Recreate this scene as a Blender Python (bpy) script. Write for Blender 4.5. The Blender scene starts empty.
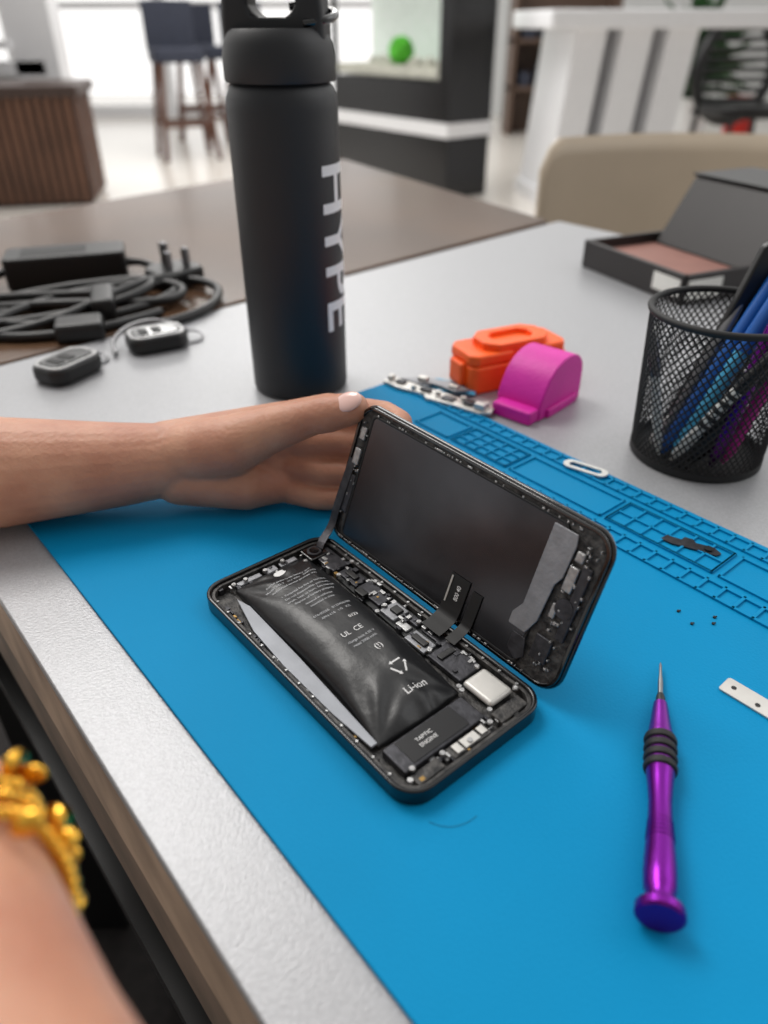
import bpy, bmesh, math, random
from mathutils import Vector, Matrix, noise
random.seed(7)
SC=bpy.context.scene
MM=.001
# ------------------------------------------------------------ helpers
def lin(c):
    return tuple((x/255/12.92) if x/255<=.04045 else ((x/255+.055)/1.055)**2.4 for x in c)
def mat(name,c,rough=.5,metal=0,var=.08,scale=30,bump=0,bscale=200,spec=.5,sss=0,coat=0,c2=None,trans=0,emit=0,fine=0):
    m=bpy.data.materials.new(name);m.use_nodes=True
    nt=m.node_tree;b=nt.nodes['Principled BSDF']
    l=lin(c)
    tc=nt.nodes.new('ShaderNodeTexCoord')
    n=nt.nodes.new('ShaderNodeTexNoise');n.inputs['Scale'].default_value=scale;n.inputs['Detail'].default_value=5
    nt.links.new(tc.outputs['Object'],n.inputs['Vector'])
    r=nt.nodes.new('ShaderNodeValToRGB')
    d=lin(c2) if c2 else tuple(max(0,x*(1-var)) for x in l)
    u=l if c2 else tuple(min(1,x*(1+var)) for x in l)
    r.color_ramp.elements[0].position=.35;r.color_ramp.elements[1].position=.65
    r.color_ramp.elements[0].color=(*d,1);r.color_ramp.elements[1].color=(*u,1)
    nt.links.new(n.outputs['Fac'],r.inputs['Fac'])
    nt.links.new(r.outputs['Color'],b.inputs['Base Color'])
    b.inputs['Roughness'].default_value=rough;b.inputs['Metallic'].default_value=metal
    b.inputs['Specular IOR Level'].default_value=spec
    if coat:b.inputs['Coat Weight'].default_value=coat;b.inputs['Coat Roughness'].default_value=.08
    if sss:
        b.inputs['Subsurface Weight'].default_value=sss;b.inputs['Subsurface Radius'].default_value=(1,.35,.2);b.inputs['Subsurface Scale'].default_value=.003
    if trans:b.inputs['Transmission Weight'].default_value=trans
    if emit:
        b.inputs['Emission Color'].default_value=(*l,1);b.inputs['Emission Strength'].default_value=emit
    if bump:
        n2=nt.nodes.new('ShaderNodeTexNoise');n2.inputs['Scale'].default_value=bscale;n2.inputs['Detail'].default_value=6
        nt.links.new(tc.outputs['Object'],n2.inputs['Vector'])
        bp=nt.nodes.new('ShaderNodeBump');bp.inputs['Strength'].default_value=bump;bp.inputs['Distance'].default_value=.001
        nt.links.new(n2.outputs['Fac'],bp.inputs['Height']);nt.links.new(bp.outputs['Normal'],b.inputs['Normal'])
    return m
def empty(name,loc=(0,0,0),rz=0,M=None,parent=None):
    o=bpy.data.objects.new(name,None);SC.collection.objects.link(o)
    o.empty_display_size=.02
    if M is not None:o.matrix_world=M
    else:
        o.location=loc;o.rotation_euler=(0,0,rz)
    if parent:o.parent=parent
    return o
def obj(name,me,m,parent=None,smooth=False,bevel=0,seg=3,M=None):
    o=bpy.data.objects.new(name,me);SC.collection.objects.link(o)
    if m is not None:
        for x in (m if isinstance(m,(list,tuple)) else [m]):me.materials.append(x)
    if parent:o.parent=parent
    if M is not None:o.matrix_local=M
    if smooth:
        for p in me.polygons:p.use_smooth=True
    if bevel:
        b=o.modifiers.new('bevel','BEVEL');b.width=bevel;b.segments=seg;b.limit_method='ANGLE';b.angle_limit=math.radians(40)
        w=o.modifiers.new('wn','WEIGHTED_NORMAL');w.keep_sharp=False
        for p in me.polygons:p.use_smooth=True
    return o
def me_from(bm,name='m'):
    bmesh.ops.recalc_face_normals(bm,faces=bm.faces)
    me=bpy.data.meshes.new(name);bm.to_mesh(me);bm.free();return me
def rrect(x0,y0,x1,y1,r,n=8):
    pts=[]
    for cx,cy,a0 in [(x1-r,y1-r,0),(x0+r,y1-r,90),(x0+r,y0+r,180),(x1-r,y0+r,270)]:
        for i in range(n+1):
            a=math.radians(a0+90*i/n);pts.append((cx+r*math.cos(a),cy+r*math.sin(a)))
    return pts
def prism_bm(bm,pts,z0,z1,k=MM):
    lo=[bm.verts.new((x*k,y*k,z0*k)) for x,y in pts];hi=[bm.verts.new((x*k,y*k,z1*k)) for x,y in pts]
    n=len(pts);bm.faces.new(lo[::-1]);bm.faces.new(hi)
    for i in range(n):bm.faces.new((lo[i],lo[(i+1)%n],hi[(i+1)%n],hi[i]))
def prism(name,pts,z0,z1,m,parent=None,bevel=0,k=MM,M=None,seg=3):
    bm=bmesh.new();prism_bm(bm,pts,z0,z1,k)
    return obj(name,me_from(bm),m,parent,bevel=bevel*k,M=M,seg=seg)
def box(name,a,b,m,parent=None,bevel=0,k=MM,M=None,seg=2):
    return prism(name,[(a[0],a[1]),(b[0],a[1]),(b[0],b[1]),(a[0],b[1])],a[2],b[2],m,parent,bevel,k,M,seg)
def boxes(name,lst,m,parent=None,bevel=0,k=MM,M=None):
    bm=bmesh.new()
    for a,b in lst:prism_bm(bm,[(a[0],a[1]),(b[0],a[1]),(b[0],b[1]),(a[0],b[1])],a[2],b[2],k)
    return obj(name,me_from(bm),m,parent,bevel=bevel*k,M=M,seg=2)
def ring(name,po,pi,z0,z1,m,parent=None,bevel=0,k=MM,M=None):
    bm=bmesh.new();n=len(po)
    v=[[bm.verts.new((x*k,y*k,z*k)) for x,y in p] for p,z in ((po,z0),(po,z1),(pi,z1),(pi,z0))]
    for s in range(4):
        A,B=v[s],v[(s+1)%4]
        for i in range(n):bm.faces.new((A[i],A[(i+1)%n],B[(i+1)%n],B[i]))
    return obj(name,me_from(bm),m,parent,bevel=bevel*k,M=M)
def lathe(name,prof,m,parent=None,seg=48,k=MM,M=None,smooth=True,cx=0,cy=0):
    bm=bmesh.new();rings=[]
    for r,z in prof:
        if r<=1e-6:rings.append([bm.verts.new((cx*k,cy*k,z*k))])
        else:rings.append([bm.verts.new(((cx+r*math.cos(2*math.pi*i/seg))*k,(cy+r*math.sin(2*math.pi*i/seg))*k,z*k)) for i in range(seg)])
    for A,B in zip(rings,rings[1:]):
        for i in range(seg):
            j=(i+1)%seg
            if len(A)==1 and len(B)==1:continue
            if len(A)==1:bm.faces.new((A[0],B[i],B[j]))
            elif len(B)==1:bm.faces.new((A[i],A[j],B[0]))
            else:bm.faces.new((A[i],A[j],B[j],B[i]))
    o=obj(name,me_from(bm),m,parent,smooth=smooth,M=M)
    if smooth:
        e=o.modifiers.new('es','EDGE_SPLIT');e.split_angle=math.radians(40)
    return o
def axM(p0,p1,k=MM):
    p0=Vector(p0)*k;p1=Vector(p1)*k
    q=(p1-p0).to_track_quat('Z','Y');return Matrix.Translation(p0)@q.to_matrix().to_4x4()
def rod(name,p0,p1,prof,m,parent=None,k=MM,seg=24):
    return lathe(name,prof,m,parent,seg,k,axM(p0,p1,k))
def cyl(name,p0,p1,r,m,parent=None,k=MM,seg=20,r1=None):
    L=(Vector(p1)-Vector(p0)).length;r1=r if r1 is None else r1
    return rod(name,p0,p1,[(0,0),(r,0),(r1,L),(0,L)],m,parent,k,seg)
def tube(name,pts,r,m,parent=None,k=MM,cyc=False,flat=None):
    cu=bpy.data.curves.new(name,'CURVE');cu.dimensions='3D';cu.resolution_u=8
    s=cu.splines.new('NURBS');s.points.add(len(pts)-1)
    for i,p in enumerate(pts):s.points[i].co=(p[0]*k,p[1]*k,p[2]*k,1)
    s.order_u=4;s.use_endpoint_u=not cyc;s.use_cyclic_u=cyc
    cu.bevel_depth=r*k
    cu.bevel_resolution=3;cu.use_fill_caps=True
    o=bpy.data.objects.new(name,cu);SC.collection.objects.link(o);cu.materials.append(m)
    if parent:o.parent=parent
    return o
def textmesh(s,size,off=0):
    cu=bpy.data.curves.new('t','FONT');cu.body=s;cu.size=size;cu.offset=off;cu.align_x='CENTER';cu.align_y='CENTER'
    o=bpy.data.objects.new('t',cu);SC.collection.objects.link(o)
    bpy.context.view_layer.update()
    me=bpy.data.meshes.new_from_object(o.evaluated_get(bpy.context.evaluated_depsgraph_get()))
    bpy.data.objects.remove(o);return me
def arr_blob(name,parts,m,parent,vox=1.2,smooth=8,k=MM):
    """parts: (p0,r0,p1,r1) tapered capsules -> one continuous remeshed surface"""
    bm=bmesh.new()
    for p0,r0,p1,r1 in parts:
        a=Vector(p0);b=Vector(p1);d=(b-a);L=d.length
        n=max(2,int(L/3))
        M=Matrix.Translation(a*k)@(d.to_track_quat('Z','Y').to_matrix().to_4x4())
        prof=[]
        for i in range(9):
            t=math.pi/2*i/8;prof.append((r0*math.sin(t),-r0*math.cos(t)))
        for i in range(1,n):
            t=i/n;prof.append((r0+(r1-r0)*t,L*t))
        for i in range(9):
            t=math.pi/2*i/8;prof.append((r1*math.cos(t),L+r1*math.sin(t)))
        rings=[];seg=24
        for r,z in prof:
            if r<1e-3:rings.append([bm.verts.new(M@Vector((0,0,z*k)))])
            else:rings.append([bm.verts.new(M@Vector((r*k*math.cos(2*math.pi*i/seg),r*k*math.sin(2*math.pi*i/seg),z*k))) for i in range(seg)])
        for A,B in zip(rings,rings[1:]):
            for i in range(seg):
                j=(i+1)%seg
                if len(A)==1:bm.faces.new((A[0],B[j],B[i]))
                elif len(B)==1:bm.faces.new((A[i],A[j],B[0]))
                else:bm.faces.new((A[i],A[j],B[j],B[i]))
    me=me_from(bm)
    o=obj(name,me,m,parent,smooth=True)
    r=o.modifiers.new('remesh','REMESH');r.mode='VOXEL';r.voxel_size=vox*k;r.use_smooth_shade=True
    s=o.modifiers.new('smooth','SMOOTH');s.factor=.5;s.iterations=smooth
    return o
# ------------------------------------------------------------ materials
M_mat=mat('silicone_blue',(0,136,188),.6,0,.03,12,.15,900,spec=.12)
M_tab=mat('grey_laminate',(164,165,168),.36,.2,.06,700,.2,900)
M_brown=mat('brown_laminate',(94,70,52),.2,0,.1,6,c2=(78,58,44),spec=.35)
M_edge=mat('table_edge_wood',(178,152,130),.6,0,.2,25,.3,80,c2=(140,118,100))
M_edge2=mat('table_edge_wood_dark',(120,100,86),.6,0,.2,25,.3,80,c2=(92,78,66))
M_blk=mat('black_plastic',(14,14,15),.4)
M_blkg=mat('black_gloss',(8,8,9),.1,0,coat=.8)
M_rub=mat('black_rubber',(20,20,21),.65)
M_frame=mat('phone_frame_black',(14,15,17),.22,.4,.3,150,coat=.4)
M_inner=mat('phone_interior',(26,26,28),.5,.3,.4,300,.5,900,c2=(84,82,80))
M_batt=mat('battery_film',(25,26,28),.38,0,.1,60,.2,250,spec=.55)
M_foil=mat('battery_foil',(146,149,155),.45,.3,.1,80)
M_sil=mat('shield_silver',(170,170,170),.36,.8,.2,400,.25,500)
M_sil2=mat('steel_plate',(205,203,198),.4,.5,.06,90)
M_brk=mat('grey_bracket',(142,143,147),.45,.5,.1,200,.2,600)
M_dark=mat('dark_shield',(62,62,66),.38,.6,.3,300,.2,600)
M_pcb=mat('circuit_board',(14,18,20),.5,0,.3,400)
M_gold=mat('gold_contact',(150,120,70),.4,.8)
M_lcd=mat('display_back_metal',(84,84,88),.22,.9,.15,14,.05,60,c2=(62,62,65))
M_white=mat('white_print',(225,225,225),.6,var=.02)
M_grayp=mat('grey_print',(165,167,170),.6,var=.02)
M_purple=mat('purple_anodised',(116,26,140),.25,.85,.06,50)
M_steel=mat('steel_tip',(130,130,132),.3,.9)
M_skin=mat('skin',(198,147,120),.5,0,.06,34,.4,420,sss=.18,c2=(178,122,98))
M_nail=mat('nail',(234,192,182),.2,0,.03,coat=.5)
M_bot=mat('bottle_powder_coat',(26,28,32),.48,0,.03,40,.2,1800)
M_cap=mat('bottle_lid_plastic',(26,27,30),.5)
M_or=mat('orange_pla',(255,98,20),.5,0,.04,60,.3,400)
M_mag=mat('magenta_pla',(214,20,160),.5,0,.04,60,.3,400)
M_goldj=mat('gold_jewellery',(236,180,70),.18,1)
M_floor=mat('floor_tile',(226,220,212),.2,0,.06,.6)
M_wallw=mat('white_wall',(230,232,232),.6,var=.02)
M_whitef=mat('white_lacquer',(236,236,238),.35,var=.02)
M_cab=mat('black_cabinet',(16,16,18),.25)
M_grav=mat('gravel',(190,190,178),.8,0,.3,40)
M_green=mat('leaf_green',(80,180,40),.6,0,.25,20)
M_dgreen=mat('dark_leaf',(34,80,34),.5,0,.3,10)
M_wood=mat('stool_wood',(92,58,44),.5,0,.15,8)
M_fab=mat('seat_fabric',(52,56,70),.8,0,.1,30)
M_beige=mat('beige_shell',(182,167,147),.45,0,.03,10)
M_blue=mat('blue_handle',(20,90,170),.35)
M_red=mat('red_plastic',(190,40,30),.5)
M_traymat=mat('tray_lining',(146,104,94),.7,0,.08,40)
M_trayw=mat('tray_dark_wood',(40,36,36),.45)
M_pend=mat('white_plastic',(225,225,220),.4)
M_lblue=mat('pale_blue_film',(70,165,205),.4)
# ------------------------------------------------------------ camera
cam=bpy.data.cameras.new('camera');co=bpy.data.objects.new('camera',cam);SC.collection.objects.link(co)
cam.sensor_fit='VERTICAL';cam.sensor_height=36;cam.lens=742.09*36/1024
co.matrix_world=Matrix.Translation((0,0,.21124))@Matrix.Rotation(math.pi/2-.58282,4,'X')@Matrix.Rotation(-.0034,4,'Z')
cam.dof.use_dof=True;cam.dof.focus_distance=.31;cam.dof.aperture_fstop=6.3
cam.clip_start=.01
SC.camera=co
# ------------------------------------------------------------ tables
table=empty('work_table')
TP=[(-348,467),(226,1001),(846,256),(272,-278)]
prism('top',TP,-8,-2,M_tab,table,bevel=.8)
def inset(P,d):
    cx=sum(p[0] for p in P)/len(P);cy=sum(p[1] for p in P)/len(P)
    return [(x+(cx-x)*d,y+(cy-y)*d) for x,y in P]
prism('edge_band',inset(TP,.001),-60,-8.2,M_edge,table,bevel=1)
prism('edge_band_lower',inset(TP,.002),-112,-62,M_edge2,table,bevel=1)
prism('under_frame',inset(TP,.03),-125,-60,M_blk,table)
prism('under_table_dark',inset(TP,.0),-215,-200,M_blk,table)  # invented black slab, added to darken the space under the table
prism('under_table_dark_body',inset(TP,.04),-420,-215,M_blk,table)  # added black body below the slab, same darkening
for i,(x,y) in enumerate(inset(TP,.2)):
    box('leg_%d'%i,(x-25,y-25,-750),(x+25,y+25,-70),M_blk,table,bevel=3)
bt=empty('side_table')
BP=[(-900,560),(-74,1537),(214,1012),(-351,474),(-600,240)]
prism('top',BP,-30,-3,M_brown,bt,bevel=2)
for i,(x,y) in enumerate(inset(BP,.15)):
    box('leg_%d'%i,(x-25,y-25,-750),(x+25,y+25,-30),M_blk,bt)
# ------------------------------------------------------------ mat
th=-.8768;u=Vector((math.cos(th),math.sin(th)));w=Vector((-u.y,u.x))
sm=empty('soldering_mat',(-.192,.325,0),th)
MW,ML=266,420
prism('sheet',rrect(0,0,ML,MW,4),-2,0,M_mat,sm,bevel=.5)
rl=[]
def wl(x0,y0,x1,y1,h=1.1):rl.append(((x0,y0,-.2),(x1,y1,h)))
def cells(x0,x1,y0,y1,nx,ny,t=1.6,h=1.1):
    for i in range(nx+1):
        x=x0+(x1-x0)*i/nx;wl(x-t/2,y0-t/2,x+t/2,y1+t/2,h)
    for j in range(ny+1):
        y=y0+(y1-y0)*j/ny;wl(x0-t/2,y-t/2,x1+t/2,y+t/2,h)
cells(6,414,254,262,46,1)
cells(60,414,211,221,40,1)
for x0,x1 in [(60,88),(92,135),(139,200),(204,262),(266,330),(334,412)]:
    cells(x0,x1,227,248,1,1,1.4)
cells(92,135,227,248,5,3,1.2);cells(204,262,227,248,6,2,1.3);cells(334,412,227,248,8,2,1.3)
boxes('compartment_ridges',rl,M_mat,sm,bevel=.25)
# ------------------------------------------------------------ smartphone
ph=empty('smartphone',(-.08058,.24988,0),th)
L,W,T=138.3,67.1,7.1
prism('back_plate',rrect(.5,.5,L-.5,W-.5,9.5),.3,2.2,M_inner,ph)
ring('frame',rrect(0,0,L,W,10),rrect(1.9,1.9,L-1.9,W-1.9,8.4),.2,T,M_frame,ph,bevel=.7)
ring('adhesive_lip',rrect(1.9,1.9,L-1.9,W-1.9,8.4),rrect(3.4,3.4,L-3.4,W-3.4,7),2,5.8,M_inner,ph,bevel=.2)
# battery pouch (swollen)
def bedge(s):
    return 13.5-6*s+1.6*math.sin(s*3.1)-.8*math.sin(s*6.2),51-4.5*s+.8*math.sin(s*3.14)
def bat(s,t):
    a=8+105*s+ (1.2*math.sin(t*3.14) if s>.9 else 0)*(s-.9)*10
    b0,b1=bedge(s);b=b0+(b1-b0)*t
    ex=max(0,1-abs(2*s-1)**4);ey=max(0,1-abs(2*t-1)**2.6)
    e=(ex*ey)
    z=4.0+9.2*e**.6*(.66+.34*math.sin((s*.8+.1)*math.pi))
    n=noise.noise(Vector((a*.06,b*.09,1.3)))
    z+=.9*n*e
    for (sa,sb) in ((0,0),(0,1),(1,0),(1,1)):
        ds=(s-sa)*2.4;dt=(t-sb);r=math.hypot(ds,dt);an=math.atan2(dt,ds)
        z+=.8*math.sin(an*10+2*sa)*math.exp(-((r-.38)/.22)**2)*e**.4
    z+=.4*math.sin(t*24+3*n)*abs(2*s-1)**6*ey
    return a,b,z
bm=bmesh.new();NS,NT=130,60
g=[[bm.verts.new(Vector(bat(i/NS,j/NT))*MM) for j in range(NT+1)] for i in range(NS+1)]
for i in range(NS):
    for j in range(NT):bm.faces.new((g[i][j],g[i+1][j],g[i+1][j+1],g[i][j+1]))
rim=[g[i][0] for i in range(NS+1)]+[g[NS][j] for j in range(1,NT+1)]+[g[i][NT] for i in range(NS-1,-1,-1)]+[g[0][j] for j in range(NT-1,0,-1)]
lo=[bm.verts.new((v.co.x,v.co.y,.0021)) for v in rim]
for i in range(len(rim)):
    j=(i+1)%len(rim);bm.faces.new((rim[i],rim[j],lo[j],lo[i]))
bm.faces.new(lo)
obj('battery',me_from(bm),M_batt,ph,smooth=True)
def batz(a,b):
    s=min(1,max(0,(a-8)/105));b0,b1=bedge(s)
    return bat(s,min(1,max(0,(b-b0)/(b1-b0))))[2]
prism('battery_foil_edge',[(14,10.6),(22,12.6),(60,11.4),(112,8.4),(112,5.6),(92,4.2),(60,4),(36,5.5)],3.6,4.8,M_foil,ph,bevel=.3)
def sub(me,cuts):
    bm=bmesh.new();bm.from_mesh(me)
    xs=[v.co.x for v in bm.verts];x0,x1=min(xs),max(xs)
    for i in range(1,cuts):
        bmesh.ops.bisect_plane(bm,geom=bm.verts[:]+bm.edges[:]+bm.faces[:],plane_co=(x0+(x1-x0)*i/cuts,0,0),plane_no=(1,0,0))
    bm.to_mesh(me);bm.free()
def ptext(name,s,a,b,size,m=M_white,zf=None,off=0,parent=ph):
    me=textmesh(s,size,off)
    if zf is batz:sub(me,12)
    for v in me.vertices:
        x,y=v.co.x,v.co.y
        A=a-y;B=b+x
        v.co=Vector((A,B,(zf(A,B) if zf else 0)+.2))*MM
    return obj(name,me,m,parent)
for i,(s,a,b,z) in enumerate([("Rechargeable Li-ion battery pack",22.5,32,1.7),("Model 3.82 V   11.1 Whr   2900 mAh",25,32,1.7),("Authorized service provider only",27.5,32,1.7),("!  Potential for fire or burning.",33,33,1.8),("Do not disassemble, puncture,",35.6,33,1.8),("crush, heat or burn. See manual",38.2,33,1.8),("dispose of battery properly",40.8,33,1.8),("designed in california",44,33,1.6),("assembled in china",46.5,33,1.6),("616-00255   0123456789",53,33,1.8),("APN 616   LG   KC",56,33,1.8),("0123",62,37,2.2),("UL  CE",69,31,3.4),("charge limit 4.35 V",73.5,32,1.7),("rated 2900 mAh",76,32,1.7),("(!)",81.5,34,3.8),("Li-ion",104,33,4.4)]):
    ptext('label_text_%d'%i,s,a,b,z,M_grayp if z<2 else M_white,batz,off=.03 if z<2 else .015)
def pico(name,polys,a,b,m=M_white,zf=batz):
    bm=bmesh.new()
    for P in polys:
        vs=[]
        for x,y in P:
            A=a-y;B=b+x;vs.append(bm.verts.new(Vector((A,B,zf(A,B)+.25))*MM))
        bm.faces.new(vs)
    return obj(name,me_from(bm),m,ph)
apple=[]
for i in range(32):
    t=2*math.pi*i/32;tt=t if t<math.pi else t-2*math.pi
    r=2.8 if abs(tt)>.45 else 1.9
    apple.append((r*math.cos(t),r*.95*math.sin(t)))
pico('fruit_logo',[apple,[(0,3.0),(1.1,3.4),(1.5,4.8),(.3,4.3)]],15.5,32)
tri=[]
for q in range(3):
    a0=math.radians(90+120*q);tc_=Vector((math.cos(a0),math.sin(a0)));tn=Vector((-tc_.y,tc_.x))
    P0=tc_*2.5-tn*2.4;P1=tc_*2.5+tn*1.5;n_=tc_*.36
    tri.append([tuple(P0-n_),tuple(P0+n_),tuple(P1+n_),tuple(P1-n_)])
    tri.append([tuple(P1+n_*2.6),tuple(P1-n_*2.6),tuple(P1+tn*1.2)])
pico('recycle_icon',tri,94,33.5)
# haptic motor
box('haptic_motor',(115.5,7,2),(128,45,5.6),M_dark,ph,bevel=.8)
box('haptic_motor_plate',(116.5,12,5.5),(127,38,5.9),mat('haptic_black',(26,26,28),.35,.3),ph,bevel=.2)
zt=lambda a,b:5.9
ptext('haptic_text','TAPTIC',120.6,22,2.2,M_white,zt,off=.01);ptext('haptic_text_b','ENGINE',123.2,22,2.2,M_white,zt,off=.01)
# logic board and parts
prism('logic_board',[(8,54),(112,50),(112,62),(60,63.5),(8,63.5)],2.2,3.4,M_pcb,ph)
parts=[((9,53.5,3),(26,62.5,5.4),M_dark),((27,55,3),(40,62,4.6),M_dark),((41,54.5,3),(57,62.5,4.9),M_dark),((59,53,3),(68,62,4.9),M_brk),((69,53,3),(76,57,4.4),M_sil),((69,58,3),(77,62,5),M_dark),((78,50,3),(90,57,4.6),M_brk),((79,58.5,3),(92,63,4.4),M_dark),((92,50,3),(110,62,5.2),M_dark),((111,50,3),(126,62,6.0),M_sil2)]
for i,(a,b,m) in enumerate(parts):box('board_shield_%d'%i,a,b,m,ph,bevel=2.2 if i==9 else .5)
boxes('connector_covers',[((43,52,4),(49,55.5,6.2)),((62,56,4.8),(67,60,6)),((80,52,4.6),(88,55,5.6)),((95,52,5.2),(98,60,6)),((30,57,4.5),(37,60,5.6))],M_blk,ph,bevel=.4)
box('camera_module',(4.5,50,2),(14,60,6.2),M_blkg,ph,bevel=.6)
cyl('camera_ring',(9,55,6.2),(9,55,6.7),3.4,M_dark,ph);cyl('camera_lens',(9,55,6.3),(9,55,6.9),2.3,M_blkg,ph)
boxes('antenna_bracket',[((4,16,3),(7,28,4.4)),((4,30,3),(8,36,4.8)),((4,38,3),(7,47,4.4))],M_brk,ph,bevel=.4)
bm_s=[];bm_d=[];bm_g=[]
for i in range(260):
    side=random.random()
    if side<.4:
        a=random.uniform(10,108);b=random.uniform(51,64);z=random.uniform(4.6,5.9)
    elif side<.7:
        a=random.uniform(128.5,134);b=random.uniform(8,60);z=random.uniform(3,5.2)
    elif side<.82:
        a=random.uniform(3.5,8);b=random.uniform(8,60);z=random.uniform(3,5.2)
    else:
        a=random.uniform(12,130);b=random.uniform(3,5);z=random.uniform(3,4.8)
    s1=random.uniform(.3,1.5);s2=random.uniform(.3,1.2)
    random.choice([bm_s,bm_d,bm_g,bm_d,bm_s]).append(((a-s1,b-s2,2.3),(a+s1,b+s2,z)))
boxes('board_components_silver',bm_s,M_sil,ph,bevel=.12);boxes('board_components_dark',bm_d,M_dark,ph,bevel=.12);boxes('board_components_gold',bm_g[:22],M_gold,ph,bevel=.1)
boxes('loudspeaker_and_port',[((128.5,47,3),(134,61,5.8)),((129,24,3),(134,42,5)),((129,8,3),(134,20,4.6))],M_inner,ph,bevel=.5)
boxes('port_bracket',[((129.5,26,5),(133.5,29,5.7)),((129.5,30,5),(133.5,37,5.6)),((129.5,38,5),(133,41,5.7))],M_sil2,ph,bevel=.3)
bm=bmesh.new()
def screw(bm,a,b,z,r=1.1):
    M=Matrix.Translation((a*MM,b*MM,z*MM));bmesh.ops.create_cone(bm,cap_ends=True,segments=16,radius1=r*MM,radius2=r*.8*MM,depth=.7*MM,matrix=M)
    bmesh.ops.create_cone(bm,cap_ends=True,segments=8,radius1=.3*MM,radius2=.3*MM,depth=.1*MM,matrix=Matrix.Translation((a*MM,b*MM,(z+.38)*MM)))
for a,b in [(131,44),(130,22),(131,6.5),(12,48),(6,14),(30,53.5),(59,56),(76,60),(91,52),(109,60),(112,47.5),(127,48),(6,30),(60,51),(92,62),(44,63),(26,64),(6,20),(5,40),(114,47),(128,10),(132,33),(126,63)]:screw(bm,a,b,5.7,1.2)
for i in range(14):screw(bm,12+i*8.7,64.6,5.9,.7);
for i in range(14):screw(bm,12+i*8.7,2.8,5.9,.6)
obj('screws',me_from(bm),M_sil,ph)
# display assembly
yaw,tilt,roll=-.8703,1.2204,-.0213
uu=Vector((math.cos(yaw)*math.cos(roll),math.sin(yaw)*math.cos(roll),math.sin(roll)))
w3=Vector((-math.sin(yaw),math.cos(yaw),0));nn=uu.cross(w3);dd=math.cos(tilt)*w3+math.sin(tilt)*nn;n2=uu.cross(dd)
ML4=Matrix((( uu.x,dd.x,n2.x,-.0269),(uu.y,dd.y,n2.y,.2952),(uu.z,dd.z,n2.z,.0060),(0,0,0,1)))
PM=Matrix.Translation((-.08058,.24988,0))@Matrix.Rotation(th,4,'Z')
LM=PM.inverted()@ML4
lid=empty('display_assembly');lid.parent=ph;lid.matrix_local=LM
prism('display_glass',rrect(0,0,L,W,10),-2,0,M_blkg,lid,bevel=.9)
ring('display_frame',rrect(1,1,L-1,W-1,9),rrect(2.6,2.6,L-2.6,W-2.6,7.6),0,1.4,M_blkg,lid,bevel=.4)
prism('display_bezel_inner',rrect(2,2,L-2,W-2,8),0,.4,M_inner,lid)
prism('display_metal_back',rrect(10.5,4.2,118,62.2,2),.4,1.3,M_lcd,lid,bevel=.4)
ring('display_seal',rrect(9.6,3.4,119,63,2.4),rrect(10.6,4.3,118,62.1,2),.4,1.5,M_rub,lid,bevel=.2)
prism('side_bracket',[(113,61),(123.5,61),(124.5,57),(124,44),(122,40),(121,24),(118,17),(110,17),(110,22),(113,27),(113,56)],1.3,2,M_brk,lid,bevel=.3)
prism('bottom_bracket',[(113,15),(119,15),(121,8),(118,5),(113,8)],1.3,1.7,M_dark,lid,bevel=.2)
boxes('display_connectors',[((125,40,.4),(129,50,2.4)),((125.5,52,.4),(129,56,2.2)),((124,28,.4),(126.5,34,2)),((5,38,.4),(9,46,2.6)),((5,50,.4),(8.5,56,2.2))],M_sil,lid,bevel=.5)
boxes('display_connectors_dark',[((129.5,22,.4),(133.5,52,1.9)),((122.5,10,.4),(130,20,1.8)),((5,14,.4),(9.5,33,1.8))],M_dark,lid,bevel=.5)
dots=[]
for i in range(36):
    t=random.uniform(8,126);dots.append(((t,62.9,1.2),(t+random.uniform(.3,1.2),63.7,1.6)))
    t=random.uniform(8,126);dots.append(((t,2.2,1.2),(t+random.uniform(.3,1.4),3.2,1.8)))
for i in range(34):
    c=random.uniform(8,60);a=random.uniform(125,134);dots.append(((a,c,.5),(a+random.uniform(.4,1.3),c+random.uniform(.4,1.3),2.3)))
for i in range(14):
    c=random.uniform(8,60);a=random.uniform(3.5,9.4);dots.append(((a,c,.5),(a+random.uniform(.4,1.2),c+random.uniform(.4,1.4),2.2)))
boxes('clips_and_screws',dots,M_sil,lid,bevel=.12)
cyl('home_button_back',(129,34,.5),(129,34,2.2),3.8,M_dark,lid)
def ribbon(name,pts,hw,axis,m,parent,th_=.15):
    bm=bmesh.new();ax=Vector(axis).normalized()*hw;R=[]
    P=[Vector(p) for p in pts]
    Q=[]
    for i in range(len(P)-1):
        p0=P[max(0,i-1)];p1=P[i];p2=P[i+1];p3=P[min(len(P)-1,i+2)]
        for k in range(6):
            t=k/6;Q.append(.5*((2*p1)+(-p0+p2)*t+(2*p0-5*p1+4*p2-p3)*t*t+(-p0+3*p1-3*p2+p3)*t**3))
    Q.append(P[-1])
    for q in Q:R.append((bm.verts.new((q-ax)*MM),bm.verts.new((q+ax)*MM)))
    for a,b in zip(R,R[1:]):bm.faces.new((a[0],a[1],b[1],b[0]))
    o=obj(name,me_from(bm),m,parent)
    s=o.modifiers.new('s','SOLIDIFY');s.thickness=th_*MM*2;s.offset=0
    return o
def LP(a,c,z):
    v=LM@Vector((a*MM,c*MM,z*MM));return (v.x/MM,v.y/MM,v.z/MM)
M_flex=mat('flex_black',(16,16,17),.6)
ribbon('display_flex_cable',[LP(83,21,1.7),LP(83,14,1.8),LP(83,7,2.0),LP(83,3,3),(83,63.5,6.8),(83,60,6.2)],5.2,(1,0,0),M_flex,ph)
ribbon('display_flex_cable_b',[LP(93,19,1.7),LP(93,12,1.8),LP(93,6,2.0),LP(93,3,3),(93,63,6.6),(93,61,6.2)],2.6,(1,0,0),M_flex,ph)
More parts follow.
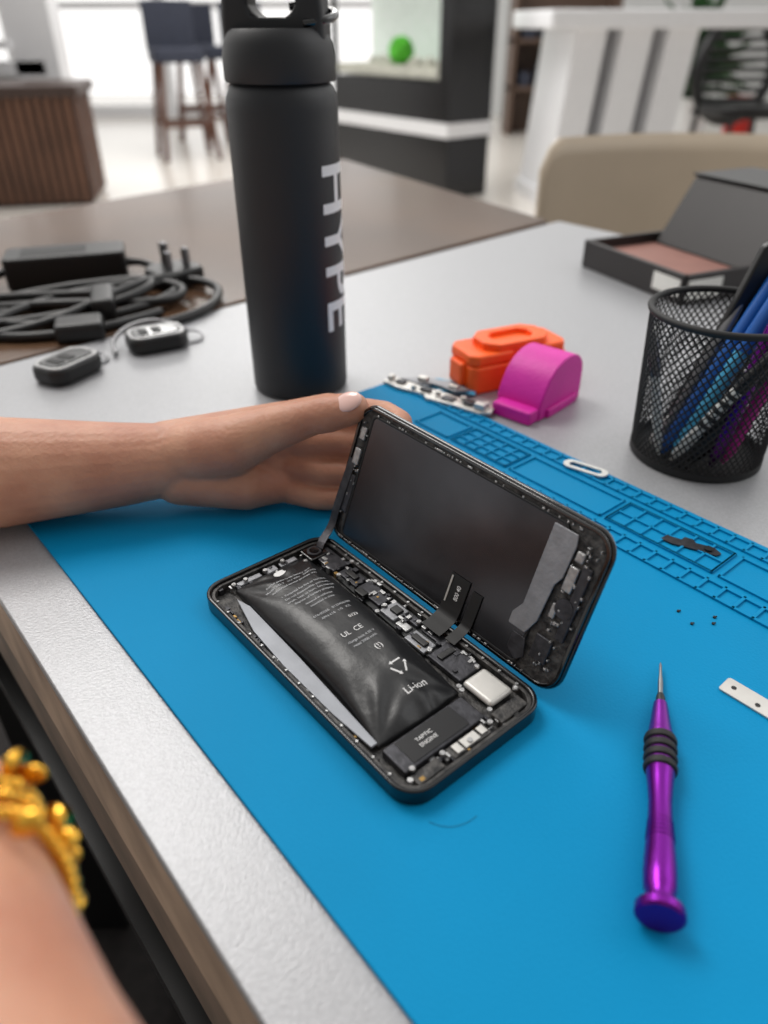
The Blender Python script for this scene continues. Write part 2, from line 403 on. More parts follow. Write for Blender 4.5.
ribbon('sensor_flex_cable',[LP(5,40,2),LP(4,26,2.2),LP(3.5,14,2.4),LP(4,5,3),(6,62,7.6),(9,58,7)],2.2,(1,.1,0),M_dark,ph)
me=textmesh('800 40',3.0,.01)
for v in me.vertices:
    x,y=v.co.x,v.co.y;v.co=Vector((84-y,14+x*.8,2.15))*MM
obj('flex_label_text',me,M_white,lid)
box('flex_code_patch',(78.6,8,1.95),(79.4,20,2.15),M_sil2,lid)
# ------------------------------------------------------------ screwdriver
sd=empty('precision_screwdriver',(.0752,.1085,.0068))
tipv=Vector((107.8-75.2,209.5-108.5,2.4-6.8));LS=tipv.length
hd=[(0,-.6),(6.2,-.6),(6.9,0),(6.9,2.2),(6.2,3),(4.2,4.2),(3.9,6),(4.6,8),(4.8,14),(4.5,20),(3.8,30),(3.6,38),(4.1,46),(4.6,50),(4.6,66),(4.2,68),(3.4,74),(2.8,80),(2.4,83),(0,83)]
rod('handle',(0,0,0),tipv,hd,M_purple,sd,seg=40)
for i in range(4):
    z=52.5+i*4
    rod('grip_ring_%d'%i,(0,0,0),tipv,[(4.4,z-1.6),(5.3,z-1.2),(5.6,z),(5.3,z+1.2),(4.4,z+1.6)],M_rub,sd)
rod('collar',(0,0,0),tipv,[(0,82),(1.7,82),(1.7,86),(1.2,88),(0,88)],M_blk,sd)
rod('blade',(0,0,0),tipv,[(0,86),(1.0,86),(.95,95),(.6,99),(.55,LS-2),(.1,LS),(0,LS)],M_steel,sd)
for i in range(5):
    rod('handle_groove_%d'%i,(0,0,0),tipv,[(3.55,24+i*1.6),(4.45-.12*i,24.3+i*1.6),(3.55,24.6+i*1.6)],M_purple,sd)
# ------------------------------------------------------------ small parts on mat
br=empty('small_bracket',(.136,.297,0),-.53)
prism('plate',[(0,-2.5),(6,-4),(18,-3.5),(26,-4),(28,-1),(24,2.5),(16,2),(14,4.5),(10,4.5),(9,1.5),(2,2)],.2,1.2,M_dark,br,bevel=.3)
cyl('boss',(22,-1,1.2),(22,-1,2.2),2,M_blk,br)
sim=empty('card_tray_ring',(.1135,.362,0),-.64)
ring('ring',rrect(-13,-4.5,13,4.5,4.4),rrect(-9.5,-2.2,9.5,2.2,2.1),1.2,2.2,M_pend,sim,bevel=.3)
sp=empty('metal_strip',(.132,.2,0),-.86)
prism('plate',rrect(-2,-6,58,2.5,1.2),.1,.9,M_sil2,sp,bevel=.2)
for i,x in enumerate([2,12,40]):cyl('hole_%d'%i,(x,-1.6+i%2*-1.5,.85),(x,-1.6+i%2*-1.5,1),1.0,M_blk,sp)
scw=empty('loose_screws')
for i,(x,y) in enumerate([(126,242),(129,234),(138,234),(140,238)]):
    cyl('screw_%d'%i,(x,y,0),(x,y,.7),.6,M_rub,scw);cyl('shank_%d'%i,(x,y,.4),(x+1.1,y+.4,.5),.3,M_rub,scw)
tube('hair_strand',[(14,142,.2),(19,139,.3),(25,140,.4),(29,144,.2)],.06,M_blk)
mp=empty('metal_shield_parts',(.042,.459,0),-.62);mp.scale=(1.18,1.25,1.15)
prism('plate_long',[(-42,-3),(-30,-6),(-12,-5),(-8,-9),(10,-8),(26,-9),(32,-5),(30,3),(16,4),(10,1),(-6,3),(-20,2),(-24,6),(-38,5)],.3,2.2,M_sil2,mp,bevel=.5)
prism('plate_upper',[(-34,4),(-20,3),(-14,8),(2,6),(8,12),(-8,16),(-24,12)],1.6,3,M_brk,mp,bevel=.4)
prism('film',[(-26,10),(-6,6),(12,12),(6,22),(-18,20)],.2,.8,M_lblue,mp,bevel=.3)
boxes('plate_details',[((-34,-2,2.2),(-28,2,3.6)),((-16,-3,2.2),(-9,0,3.8)),((0,-6,2.2),(8,-1,3.2)),((14,-5,2.2),(20,0,4))],M_dark,mp,bevel=.5)
boxes('plate_tabs',[((22,-7,2.2),(28,-3,6)),((-24,6,3),(-18,10,5.5)),((-4,8,3),(2,11,4.6)),((-40,-1,2),(-37,3,5))],M_sil2,mp,bevel=.5)
for i,x in enumerate([-20,-4,12,26]):cyl('stud_%d'%i,(x,-3+i,2),(x,-3+i,4.6),1.6,M_sil2,mp)
# ------------------------------------------------------------ bottle
bo=empty('water_bottle',(-.0585,.491,-.002))
lathe('body',[(0,0),(30,0),(31.8,1),(32.5,3),(32.5,172),(32,178),(29.5,183.5),(27,186),(0,186)],M_bot,bo,seg=96)
lathe('lid',[(0,183),(31,185.5),(31.6,187),(31.6,198),(30.5,204),(28,209),(26,211),(0,211)],M_cap,bo,seg=72)
po=[(-28.5,202),(28.5,202),(28.5,214),(27.5,226),(24,238),(15,247),(0,250),(-15,247),(-24,238),(-27.5,226),(-28.5,214)]
pi=[(-7,216),(7,216),(11,217.5),(13,222),(12,231),(8,237),(0,239),(-8,237),(-12,231),(-13,222),(-11,217.5)]
ring('carry_loop',po,pi,-12,12,M_cap,bo,bevel=4,M=Matrix.Rotation(-.12,4,'Z')@Matrix.Rotation(math.pi/2,4,'X'))
clip=[(16,-14,213),(27,-13,214),(33,-5,216),(33,6,218),(24,14,221),(14,15,222),(6,14,221)]
tube('clip_ring',clip,2.2,M_blkg,bo)
me=textmesh('HYPE',34,.6)
bm=bmesh.new();bm.from_mesh(me)
xs=[v.co.x for v in bm.verts];x0,x1=min(xs),max(xs);ys=[v.co.y for v in bm.verts];y0,y1=min(ys),max(ys)
for i in range(1,16):
    yy=y0+(y1-y0)*i/16
    bmesh.ops.bisect_plane(bm,geom=bm.verts[:]+bm.edges[:]+bm.faces[:],plane_co=(0,yy,0),plane_no=(0,1,0))
for v in bm.verts:
    s=(v.co.x-x0)/(x1-x0);t=(v.co.y-y0)/(y1-y0)
    az=math.radians(-83+38+t*46) ;z=144-s*99
    v.co=Vector((32.75*math.cos(az),32.75*math.sin(az),z))*MM
obj('lettering',me_from(bm),M_white,bo)
# ------------------------------------------------------------ printed holders
oh=empty('orange_printed_holder',(.045,.499,-.002),.44)
prism('base',[(0,-32),(5,-36),(74,-36),(80,-30),(80,-4),(75,0),(5,0),(0,-6)],0,19,M_or,oh,bevel=2)
prism('mid',[(0,-30),(5,-35),(30,-35),(34,-32),(44,-32),(48,-35),(74,-35),(78,-29),(78,-5),(74,0),(5,0),(0,-6)],19.2,27,M_or,oh,bevel=2)
octo=lambda x0,y0,x1,y1,c:[(x1,y1-c),(x1-c,y1),(x0+c,y1),(x0,y1-c),(x0,y0+c),(x0+c,y0),(x1-c,y0),(x1,y0+c)]
ring('top_frame',octo(14,-33,66,-2,8),octo(24,-26,56,-9,5),26.5,32,M_or,oh,bevel=1)
box('top_plate',(16,-28,26.5),(63,-7,28.5),M_or,oh)
box('end_lug',(-4,-26,4),(1,-10,20),M_or,oh,bevel=1.5)
mh=empty('magenta_printed_holder',(.099,.427,-.002),math.atan2(.745,.667))
prof=[(0,0),(51,0),(51,20),(50,25),(47,29.5),(43,32.5),(38,34.5),(32,35.2),(24,34.5),(15,31),(8,25),(3,17),(0,10)]
bm=bmesh.new();A=[bm.verts.new((x*MM,0,z*MM)) for x,z in prof];B=[bm.verts.new((x*MM,33*MM,z*MM)) for x,z in prof]
bm.faces.new(A);bm.faces.new(B[::-1])
for i in range(len(prof)):
    j=(i+1)%len(prof);bm.faces.new((A[i],B[i],B[j],A[j]))
obj('wedge_body',me_from(bm),M_mag,mh,bevel=1.2*MM)
box('foot',(-10,1,0),(2,30,9),M_mag,mh,bevel=1.5)
box('side_rib',(8,-2,0),(44,1,6),M_mag,mh,bevel=1)
# ------------------------------------------------------------ pen cup
pc=empty('mesh_pen_cup',(.184,.387,-.002))
bm=bmesh.new();N=64;R_=34
def cr(z):return 36+4*z/85
V=[[bm.verts.new((cr(85*j/R_)*MM*math.cos(2*math.pi*(i+.5*(j%2))/N),cr(85*j/R_)*MM*math.sin(2*math.pi*(i+.5*(j%2))/N),85*j/R_*MM)) for i in range(N)] for j in range(R_+1)]
for j in range(R_-1):
    for i in range(N):
        if j%2==0:q=(V[j][i],V[j+1][i],V[j+2][i],V[j+1][i-1])
        else:q=(V[j][i],V[j+1][(i+1)%N],V[j+2][i],V[j+1][i])
        bm.faces.new(q)
o=obj('mesh_wall',me_from(bm),M_rub,pc);wf=o.modifiers.new('wire','WIREFRAME');wf.thickness=.9*MM;wf.use_replace=True
tube('rim',[(40.5*math.cos(t),40.5*math.sin(t),85) for t in [2*math.pi*i/24 for i in range(24)]],1.9,M_rub,pc,cyc=True)
lathe('base',[(0,0),(36,0),(37,1),(37,5),(36.2,5),(36,1.5),(0,1.5)],M_rub,pc,seg=64)
def pen(i,p0,p1,r,m,tipm=None,kind=0):
    Lp=(Vector(p1)-Vector(p0)).length
    rod('pen_%d'%i,p0,p1,[(0,0),(r*.3,0),(r,8),(r,Lp-6),(r*.8,Lp-1),(0,Lp)],m,pc)
    if tipm:rod('pen_cap_%d'%i,p0,p1,[(r*1.12,Lp*.62),(r*1.15,Lp*.63),(r*1.15,Lp-4),(0,Lp+1)],tipm,pc)
pen(0,(-22,-8,4),(30,14,108),4,M_blue,None)
pen(1,(-18,-14,4),(26,-2,102),4,M_lblue,M_blue)
pen(2,(-26,4,4),(34,4,92),3.5,M_pend,M_blk)
pen(3,(-10,-20,4),(36,-16,96),4.5,M_blk,M_steel)
pen(4,(-24,-2,4),(24,22,110),3,M_steel)
pen(5,(0,-24,4),(16,-20,88),4,M_purple)
pen(6,(-15,12,4),(30,26,104),4,M_blue,M_blk)
pen(7,(8,-20,4),(38,-8,86),3.6,M_mag,M_pend)
pen(8,(-20,10,4),(28,30,112),3,M_blk)
pen(9,(-25,-10,4),(-34,14,72),2.6,M_pend,M_steel)
pen(10,(-20,-16,4),(20,-28,80),3.2,M_pend,M_blk)
for q in range(9):
    t=.3+.06*q;p=Vector((-20,-16,4)).lerp(Vector((20,-28,80)),t);rod('pen_10_band_%d'%q,p,(20,-28,80),[(3.3,0),(3.7,.6),(3.7,2),(3.3,2.6)],M_blk,pc)
prism('black_tool',rrect(-13,0,13,116,5),-3,3,M_blk,pc,bevel=1.5,M=Matrix.Translation((-.004,.012,.003))@Matrix.Rotation(.30,4,'Y')@Matrix.Rotation(math.pi/2-.05,4,'X'))
# ------------------------------------------------------------ trays / box
tr=empty('desk_tray',(.207,.789,-.002),.42)
boxes('tray_sides',[((0,-145,0),(5,0,27)),((205,-145,0),(210,0,27)),((0,-145,0),(210,-140,27)),((0,-5,0),(210,0,27))],M_trayw,tr,bevel=1)
box('tray_bottom',(3,-142,0),(207,-3,17),M_traymat,tr)
box('tray_label',(-.8,-140,7),(0,-106,22),M_pend,tr)
box('tray_label_front',(4,-145.8,5),(44,-145,22),M_pend,tr)
kb=empty('black_box',(.207,.789,.0152),.42)
prism('body',[(86,0),(203,0),(203,62),(124,62)],8,138,M_trayw,kb,bevel=2,M=Matrix.Rotation(math.pi/2,4,'X'))
prism('lid',[(124,62.5),(205,62.5),(205,66),(122,66)],6,139,M_blk,kb,bevel=1,M=Matrix.Rotation(math.pi/2,4,'X'))
# ------------------------------------------------------------ adapter, cables, fobs
ad=empty('power_adapter',(-.312,.748,-.003),.30)
prism('brick',rrect(-56,-24,56,24,6),0,30,M_blk,ad,bevel=3)
box('label',(-40,-14,30),(20,14,30.3),M_rub,ad)
cyl('strain_relief',(56,0,14),(72,0,12),4.5,M_blk,ad,r1=3)
tube('cord',[(70,0,12),(85,-5,8),(92,-35,4),(60,-70,4),(10,-90,4),(-50,-100,6),(-70,-120,4),(-20,-150,4),(50,-140,5),(95,-110,9),(100,-80,8),(60,-70,8),(0,-85,9),(-60,-90,4),(-120,-100,3)],4,M_blk,ad)
tube('cord_b',[(-56,0,14),(-80,-10,8),(-110,-40,4),(-80,-90,5),(-20,-110,12),(40,-120,10),(90,-130,8),(110,-100,10),(85,-75,14),(20,-80,13),(-40,-110,9),(-70,-150,4),(-30,-180,4),(40,-170,4),(80,-140,4)],4,M_blk,ad)
tube('cord_c',[(-130,-60,4),(-70,-70,10),(-10,-95,14),(50,-110,15),(80,-90,14),(105,-60,14),(120,-30,12)],4,M_blk,ad)
tube('cord_d',[(-150,-80,3),(-80,-78,6),(-20,-62,10),(40,-66,14),(84,-84,18),(70,-120,16),(10,-140,8),(-50,-132,4),(-110,-128,3)],4,M_blk,ad)
tube('cord_e',[(-140,-150,3),(-80,-170,3),(-10,-160,8),(30,-130,16),(70,-96,20),(96,-70,16),(112,-50,8)],4,M_blk,ad)
box('cable_tie',(24,-150,0),(44,-100,22),M_blk,ad,bevel=4)
box('connector_block',(-4,-190,0),(34,-160,16),M_blk,ad,bevel=4)
pg=empty('power_plug',(-.205,.735,-.003),.9)
prism('body',[(-20,-22),(20,-22),(26,-8),(24,14),(12,24),(-12,24),(-24,14),(-26,-8)],0,17,M_blk,pg,bevel=3)
boxes('prongs',[((-13,-12,17),(-8,-5,34)),((8,-12,17),(13,-5,34)),((-2.5,6,17),(2.5,14,38))],M_steel,pg,bevel=.5)
tube('plug_cord',[(0,-20,8),(10,-45,8),(0,-80,6),(-60,-110,5),(-120,-90,5)],4,M_blk,pg)
for nm,loc,rz,ex in [('car_key',(-.228,.506,-.002),1.1,0),('car_key',(-.178,.562,-.002),.5,1)]:
    kf=empty(nm,loc,rz)
    prism('fob',rrect(-23,-16,23,16,11),0,13,M_blk,kf,bevel=4)
    ring('chrome_trim',rrect(-21,-14,21,14,9),rrect(-18.5,-11.5,18.5,11.5,7.5),11.6,13.6,M_sil,kf,bevel=.4)
    prism('button_pad',rrect(-17,-10,17,10,6),12.5,13.8,M_blkg,kf,bevel=.4)
    boxes('buttons',[((-13,-6,13.6),(-6,6,14.4)),((-3,-6,13.6),(4,6,14.4))],M_rub,kf,bevel=.3)
    tube('key_ring',[(28+9*math.cos(t),2+9*math.sin(t),3+2*math.sin(t)) for t in [2*math.pi*i/12 for i in range(12)]],.9,M_steel,kf,cyc=True)
    if ex:tube('chain',[(28,10,4),(14,22,14),(-6,26,14),(-24,22,10),(-34,8,6),(-34,-8,3)],1.8,M_steel,kf)
# ------------------------------------------------------------ person (two arms reach into view)
pe=empty('person')
P=[]
P+=[((-430,322,48),42,(-300,312,36),36),((-300,312,36),36,(-190,316,27),27.5),((-190,316,27),27.5,(-135,325,26),21.5),((-135,325,26),21.5,(-108,331,25.5),18.5)]
P+=[((-110,332,31),14.5,(-52,345,41),9.5),((-108,332,27),15.5,(-50,341,30),9.5),((-108,331,22),15.5,(-52,337,18.5),9.3),((-108,329,19),14.5,(-56,331,9.5),8.2),
    ((-104,327,17),14,(-70,324,14),12.5),((-70,324,14),12.5,(-56,328,11),9),((-92,334,27),15,(-62,338,26),11)]
P+=[((-104,330,29),16,(-76,324,37),15.5),((-76,324,37),15.5,(-56,323,46),11.6),((-56,323,46),11.6,(-34,317.5,56),8.8),((-34,317.5,56),8.8,(-26,314.5,59),9),((-26,314.5,59),9,(-14,309.5,64),7.4),
    ((-70,333,42),10,(-52,341,42),9)]
F=[[(-52,345,41),(-28,345,47),(0,337,47),(7,322,50),(4,308.5,52)],[(-50,341,30),(-26,337,32.5),(1,332,33.5),(7,318,36),(0,304.5,38)],[(-52,337,18.5),(-30,330,18),(-3,326,20),(3,314,22.5),(-4,300.5,24)],[(-56,331,9.5),(-34,324,6.4),(-14,321,7.6),(-8,311,10),(-10,298,11.5)]]
FR=[(9.2,8,7.4,7.0,6.2),(9.2,7.6,7.2,7,6.2),(8.8,7.2,6.8,6.6,5.8),(7.8,6.2,6.0,5.8,5.2)]
for f,r in zip(F,FR):
    for i in range(4):P.append((f[i],r[i],f[i+1],r[i+1]))
arr_blob('forearm_and_hand',P,M_skin,pe,1.0,6)
def nail(nm,c,ax,up,l,wd,h):
    ax=Vector(ax).normalized();up=Vector(up);up=(up-ax*up.dot(ax)).normalized();sd_=ax.cross(up)
    bm=bmesh.new();bmesh.ops.create_uvsphere(bm,u_segments=20,v_segments=12,radius=1)
    M=Matrix(((ax.x*l,sd_.x*wd,up.x*h,c[0]),(ax.y*l,sd_.y*wd,up.y*h,c[1]),(ax.z*l,sd_.z*wd,up.z*h,c[2]),(0,0,0,1)))
    for v in bm.verts:v.co=(M@v.co)*MM
    obj(nm,me_from(bm),M_nail,pe,smooth=True)
nail('thumb_nail',(-16,306.4,68.8),(20,-8.5,8),(-.1,-.66,.8),7.2,5.0,2.0)
# near arm
OX,OY=-6,-3
def sh_(p):return (p[0]+OX,p[1]+OY,p[2])
Q=[((60,-70,70),36,(-10,-10,82),31),((-10,-10,82),31,(-57,44,80),26),((-57,44,80),26,(-103,106,72),21),((-103,106,72),21,(-124,132,66),17)]
Q+=[((-120,132,66),17,(-160,186,46),11),((-120,132,62),16,(-148,194,42),11),((-124,128,62),16,(-172,176,42),10.5),((-126,126,60),15,(-180,166,38),9.5)]
for a,b,c in [((-160,186,46),(-184,218,34),(-194,232,12)),((-148,194,42),(-166,226,30),(-174,238,9)),((-172,176,42),(-198,204,28),(-207,216,8)),((-180,166,38),(-204,188,22),(-212,197,6))]:
    Q+=[(a,9.5,b,7.6),(b,7.6,c,6.3)]
Q+=[((-124,132,54),13,(-140,168,36),9.5),((-140,168,36),9.5,(-150,198,20),8),((-150,198,20),8,(-156,210,8),7)]
Q=[(sh_(a),b,sh_(c),d) for a,b,c,d in Q]
arr_blob('near_forearm_and_hand',Q,M_skin,pe,1.3,12)
bc=Vector(sh_((-80,75,76.5)));axb=Vector((-48,62,-8)).normalized();e1=axb.cross(Vector((0,0,1))).normalized();e2=e1.cross(axb)
if e1.x<0:e1=-e1
RB=25.2
for kk in range(3):
    tube('bracelet_chain_%d'%kk,[tuple(bc+axb*(kk*7-7+3*math.sin(3*t+kk))+e1*RB*math.cos(t)+e2*RB*math.sin(t)) for t in [2*math.pi*i/20 for i in range(20)]],.8,M_goldj,pe,cyc=True)
bm=bmesh.new()
for kk in range(3):
    for i in range(72):
        t=2*math.pi*i/72;c=bc+e1*(RB+.4)*math.cos(t)+e2*(RB+.4)*math.sin(t)+axb*(kk*7-7+3*math.sin(3*t+kk))
        bmesh.ops.create_icosphere(bm,subdivisions=2,radius=random.choice([1.0,1.3,1.7])*MM,matrix=Matrix.Translation(c*MM))
obj('bracelet_links',me_from(bm),M_goldj,pe,smooth=True)
bm=bmesh.new()
for i in range(18):
    t=math.radians(-60+i*8);rr=random.uniform(RB+1,RB+4);c=bc+e1*rr*math.cos(t)+e2*rr*math.sin(t)+axb*random.uniform(-13,10)
    R=Matrix.Rotation(random.uniform(0,3),4,'X')@Matrix.Rotation(random.uniform(0,3),4,'Y')
    if i%2:bmesh.ops.create_cone(bm,cap_ends=True,segments=20,radius1=3.2*MM,radius2=3.2*MM,depth=1*MM,matrix=Matrix.Translation(c*MM)@R)
    else:bmesh.ops.create_icosphere(bm,subdivisions=3,radius=2.3*MM,matrix=Matrix.Translation(c*MM)@R@Matrix.Diagonal((1,.6,1.4,1)))
obj('bracelet_charms',me_from(bm),M_goldj,pe,smooth=True)
# ------------------------------------------------------------ room
box('floor',(-9,-3,-.80),(9,14,-.75),M_floor,k=1)
FZ=-.75
prism('floor_dark_sheet',rrect(-1.1,-.5,.5,1.1,.03),FZ,FZ+.008,mat('floor_dark',(34,30,29),.9,0,.3,60),k=1)  # made-up dark sheet, added to darken the pale floor by the table
def wallbox(n,a,b,m=M_wallw):return box(n,a,b,m,k=1)
wallbox('wall_back',(-9,10.4,1.9),(9,10.6,2.6))
wallbox('wall_back_low',(0.2,10.4,FZ),(9,10.6,1.9))
wn=empty('window_1')
for i,x in enumerate([-9,-6.6,-4.4,-2.6,-.9,.2]):box('mullion_%d'%i,(x-.06,10.38,FZ),(x+.06,10.5,1.9),M_whitef,wn,k=1)
boxes('rails',[((-9,10.4,FZ),(.2,10.48,FZ+.12)),((-9,10.4,.35),(.2,10.48,.43))],M_whitef,wn,k=1)
w2=empty('window_2')
boxes('frame',[((-4.6,5.9,-.08),(-2.3,6.05,.0)),((-2.5,5.9,FZ),(-2.2,6.1,1.9)),((-4.6,5.88,.0),(-4.5,6.05,1.9)),((-3.7,5.9,.02),(-3.64,6.0,1.9)),((-4.6,5.9,1.9),(-2.3,6.1,2.1)),((-2.72,5.92,.0),(-2.66,6.0,1.9)),((-4.6,5.86,.07),(-2.5,5.96,.12))],M_whitef,w2,k=1)
box('apron',(-4.6,5.94,FZ),(-2.5,6.04,-.05),M_wallw,w2,k=1)
pl=empty('slatted_cabinet',(-2.0,5.0,FZ),.18)
box('core',(-1.6,.02,0),(.15,.6,.60),mat('bench_core',(52,38,34),.5),pl,k=1)
box('top',(-1.65,-.02,.60),(.2,.64,.66),mat('bench_top',(70,54,48),.4),pl,k=1,bevel=.01)
boxes('slats',[((-1.6+i*.055,0,.02),(-1.6+i*.055+.03,.03,.60)) for i in range(32)],mat('slat_wood',(120,84,64),.5,var=.2,scale=4),pl,k=1)
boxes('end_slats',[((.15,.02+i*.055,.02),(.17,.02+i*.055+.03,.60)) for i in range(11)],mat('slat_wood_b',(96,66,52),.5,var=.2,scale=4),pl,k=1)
def stool(loc,rz):
    s=empty('bar_stool',loc,rz)
    for i,(sx,sy) in enumerate([(-1,-1),(1,-1),(1,1),(-1,1)]):
        cyl('leg_%d'%i,(sx*.22,sy*.22,0),(sx*.15,sy*.15,.72),.024,M_wood,s,k=1)
    boxes('footrest',[((-.2,-.2,.25),(.2,-.17,.28)),((-.2,.17,.25),(.2,.2,.28)),((-.2,-.18,.32),(-.17,.18,.35)),((.17,-.18,.32),(.2,.18,.35))],M_wood,s,k=1)
    prism('seat',rrect(-.2,-.2,.2,.2,.06),.70,.80,M_fab,s,k=1,bevel=.02)
    prism('backrest',rrect(-.2,.15,.2,.21,.03),.78,1.12,M_fab,s,k=1,bevel=.02)
stool((-1.66,7.0,FZ),.4);stool((-1.78,8.3,FZ),.2);stool((-1.3,7.6,FZ),-.3)
aq=empty('aquarium_cabinet',(.40,5.12,FZ),math.atan2(-.8,.6))
box('cabinet',(-1.25,0,0),(0,.36,.36),M_cab,aq,k=1,bevel=.01)
box('white_band',(-1.27,-.01,.36),(.01,.37,.44),M_whitef,aq,k=1)
box('upper_cabinet',(-1.25,0,.44),(0,.36,.66),M_cab,aq,k=1)
box('gravel_bed',(-1.22,.02,.67),(-.03,.34,.73),M_grav,aq,k=1)
boxes('tank_posts',[((-.1,.0,.66),(0,.06,1.3)),((-.03,.30,.66),(0,.36,1.3)),((-1.25,0,.66),(-1.22,.03,1.3)),((-1.25,0,1.28),(0,.36,1.36)),((-.03,.05,.66),(0,.31,1.3))],M_cab,aq,k=1)
box('back_glass',(-1.22,.32,.73),(-.04,.33,1.28),mat('tank_back_glow',(205,214,206),.3,emit=.45),aq,k=1)  # back pane given emission in place of the aquarium's light
bm=bmesh.new();bmesh.ops.create_icosphere(bm,subdivisions=4,radius=.08)
for v in bm.verts:v.co*=random.uniform(.9,1.1);v.co+=Vector((-.66,.15,.81))
obj('moss_ball',me_from(bm),M_green,aq)
bm=bmesh.new()
for i in range(26):
    bmesh.ops.create_icosphere(bm,subdivisions=1,radius=random.uniform(.015,.05),matrix=Matrix.Translation((random.uniform(-1.15,-.1),random.uniform(.08,.3),.74)))
obj('stones',me_from(bm),M_grav,aq)
# white counter
wc=empty('white_counter',(1.0,4.9,FZ),.12)
box('top',(-.1,-.1,.93),(3.4,.7,1.02),M_whitef,wc,k=1,bevel=.01)
for i,x in enumerate([0,.27,.54]):
    bm=bmesh.new()
    v=[bm.verts.new(p) for p in [(x,0,0),(x+.18,0,0),(x+.18,.6,0),(x,.6,0),(x+.08,0,.93),(x+.26,0,.93),(x+.26,.6,.93),(x+.08,.6,.93)]]
    for f in [(0,1,2,3),(4,5,6,7),(0,1,5,4),(1,2,6,5),(2,3,7,6),(3,0,4,7)]:bm.faces.new([v[j] for j in f])
    obj('slanted_post_%d'%i,me_from(bm),M_whitef,wc)
box('back_panel',(.1,.58,.05),(.9,.62,.93),mat('counter_grey',(150,148,146),.5),wc,k=1)  # plain grey panel behind the slanted posts
box('base_rail',(-.02,-.02,0),(.75,.62,.08),M_whitef,wc,k=1)
# beige chair
ch=empty('beige_chair',(.56,1.42,FZ),-.10)
bm=bmesh.new();nx,nz=40,12;G=[]
for i in range(nx+1):
    row=[]
    s=-1+2*i/nx
    for j in range(nz+1):
        t=j/nz;wx=.285
        top=.795-(max(0,abs(s)-.88)/.12)**2.4*.05
        z=.42+(top-.42)*t
        row.append(bm.verts.new((s*wx,-.0-.10*s*s+.06*t,z)))
    G.append(row)
for i in range(nx):
    for j in range(nz):bm.faces.new((G[i][j],G[i+1][j],G[i+1][j+1],G[i][j+1]))
o=obj('shell_back',me_from(bm),M_beige,ch,smooth=True);s=o.modifiers.new('s','SOLIDIFY');s.thickness=.012
prism('seat',rrect(-.25,-.42,.25,.02,.08),.40,.43,M_beige,ch,k=1,bevel=.01)
for i,(a,b) in enumerate([((-.2,-.4),(-.15,-.34)),((.2,-.4),(.15,-.34)),((.2,.04),(.15,-.04)),((-.2,.04),(-.15,-.04))]):cyl('leg_%d'%i,(*a,0),(*b,.41),.013,M_steel,ch,k=1)
dc=empty('wicker_chair',(2.62,6.4,FZ),.3)
tube('back_hoop',[(.34*math.cos(t),0,.66+.34*math.sin(t)) for t in [2*math.pi*i/16 for i in range(16)]],.04,M_blk,dc,k=1,cyc=True)
for i in range(9):tube('weave_%d'%i,[(-.3,0,.4+i*.065),(0,.1,.4+i*.065),(.3,0,.4+i*.065)],.018,M_blk,dc,k=1)
prism('seat',rrect(-.32,-.5,.32,.05,.2),.38,.46,M_blk,dc,k=1,bevel=.02)
for i,(x,y) in enumerate([(-.26,-.4),(.26,-.4),(.26,0),(-.26,0)]):cyl('leg_%d'%i,(x*1.15,y,0),(x,y,.4),.02,M_blk,dc,k=1)
pt=empty('potted_plant',(2.75,7.6,FZ))
lathe('pot',[(0,0),(.16,0),(.22,.4),(.19,.4),(.18,.36),(0,.36)],M_wallw,pt,k=1)
bm=bmesh.new()
for i in range(110):
    a=random.uniform(0,6.28);l=random.uniform(.35,.75);el=random.uniform(.1,1.4)
    base=Vector((0,0,.36+random.uniform(0,.5)));d=Vector((math.cos(a)*math.cos(el),math.sin(a)*math.cos(el),math.sin(el)))
    sdv=d.cross(Vector((0,0,1))).normalized()*.06
    p=[base,base+d*l*.4+sdv,base+d*l-Vector((0,0,.15)),base+d*l*.4-sdv]
    bm.faces.new([bm.verts.new(q) for q in p])
obj('foliage',me_from(bm),M_dgreen,pt)
rb=empty('red_bin',(2.95,6.9,FZ))
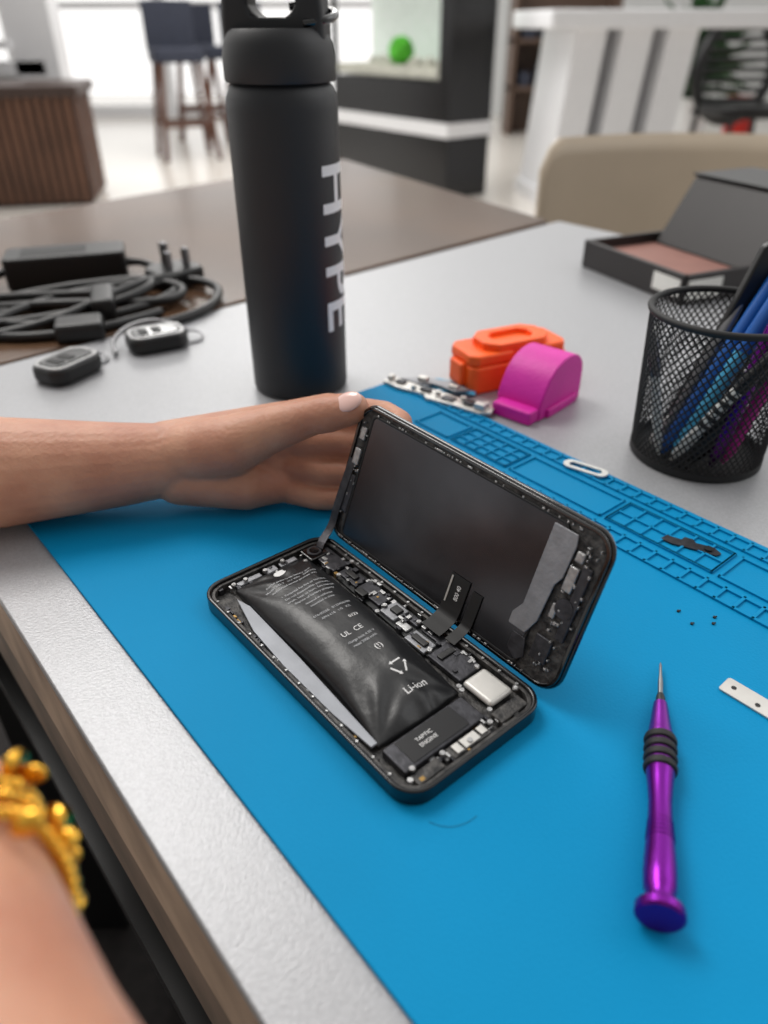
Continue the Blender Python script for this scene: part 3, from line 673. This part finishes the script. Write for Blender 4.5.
lathe('body',[(0,0),(.1,0),(.13,.45),(.12,.45),(.1,.03),(0,.03)],M_red,rb,k=1)
sh=empty('shelf_unit',(1.75,8.4,FZ))
boxes('frame',[((-.5,0,0),(-.46,.4,1.3)),((.46,0,0),(.5,.4,1.3)),((-.5,0,.4),(.5,.4,.43)),((-.5,0,.8),(.5,.4,.83)),((-.5,.38,0),(.5,.4,1.3))],mat('shelf_brown',(96,76,64),.5),sh,k=1)
boxes('stored_items',[((-.4+i*.17,.05,.43),(-.3+i*.17,.3,.43+.12+.05*(i%3))) for i in range(5)]+[((-.4+i*.17,.05,.83),(-.28+i*.17,.3,.83+.1+.06*(i%2))) for i in range(5)],M_fab,sh,k=1)
# ------------------------------------------------------------ light
wd=bpy.data.worlds.new('world');SC.world=wd;wd.use_nodes=True;nt=wd.node_tree
bg=nt.nodes['Background'];tc=nt.nodes.new('ShaderNodeTexCoord');sx=nt.nodes.new('ShaderNodeSeparateXYZ')
nt.links.new(tc.outputs['Generated'],sx.inputs[0])
mr=nt.nodes.new('ShaderNodeMapRange');mr.inputs[1].default_value=-.6;mr.inputs[2].default_value=.9;mr.inputs[3].default_value=.32;mr.inputs[4].default_value=1.35
nt.links.new(sx.outputs['Y'],mr.inputs[0]);nt.links.new(mr.outputs[0],bg.inputs['Strength'])
bg.inputs['Color'].default_value=(1,.985,.965,1)
def area(n,loc,tgt,size,e,col=(1,1,1)):
    l=bpy.data.lights.new(n,'AREA');l.size=size;l.energy=e;l.color=col
    o=bpy.data.objects.new(n,l);SC.collection.objects.link(o);o.location=loc
    o.rotation_euler=(Vector(tgt)-Vector(loc)).to_track_quat('-Z','Y').to_euler();return o
area('ceiling_light',(-.9,1.4,1.9),(0,.3,0),1.0,32,(1,.97,.93))
area('window_light',(1.8,.6,1.5),(0,.3,0),1.4,8,(.97,.98,1))
area('background_fill',(-.5,5.5,2.4),(.6,6,-.75),2.5,120,(1,.98,.95))  # added fill lamp, brightens the background furniture; no visible source
SC.view_settings.view_transform='Standard'
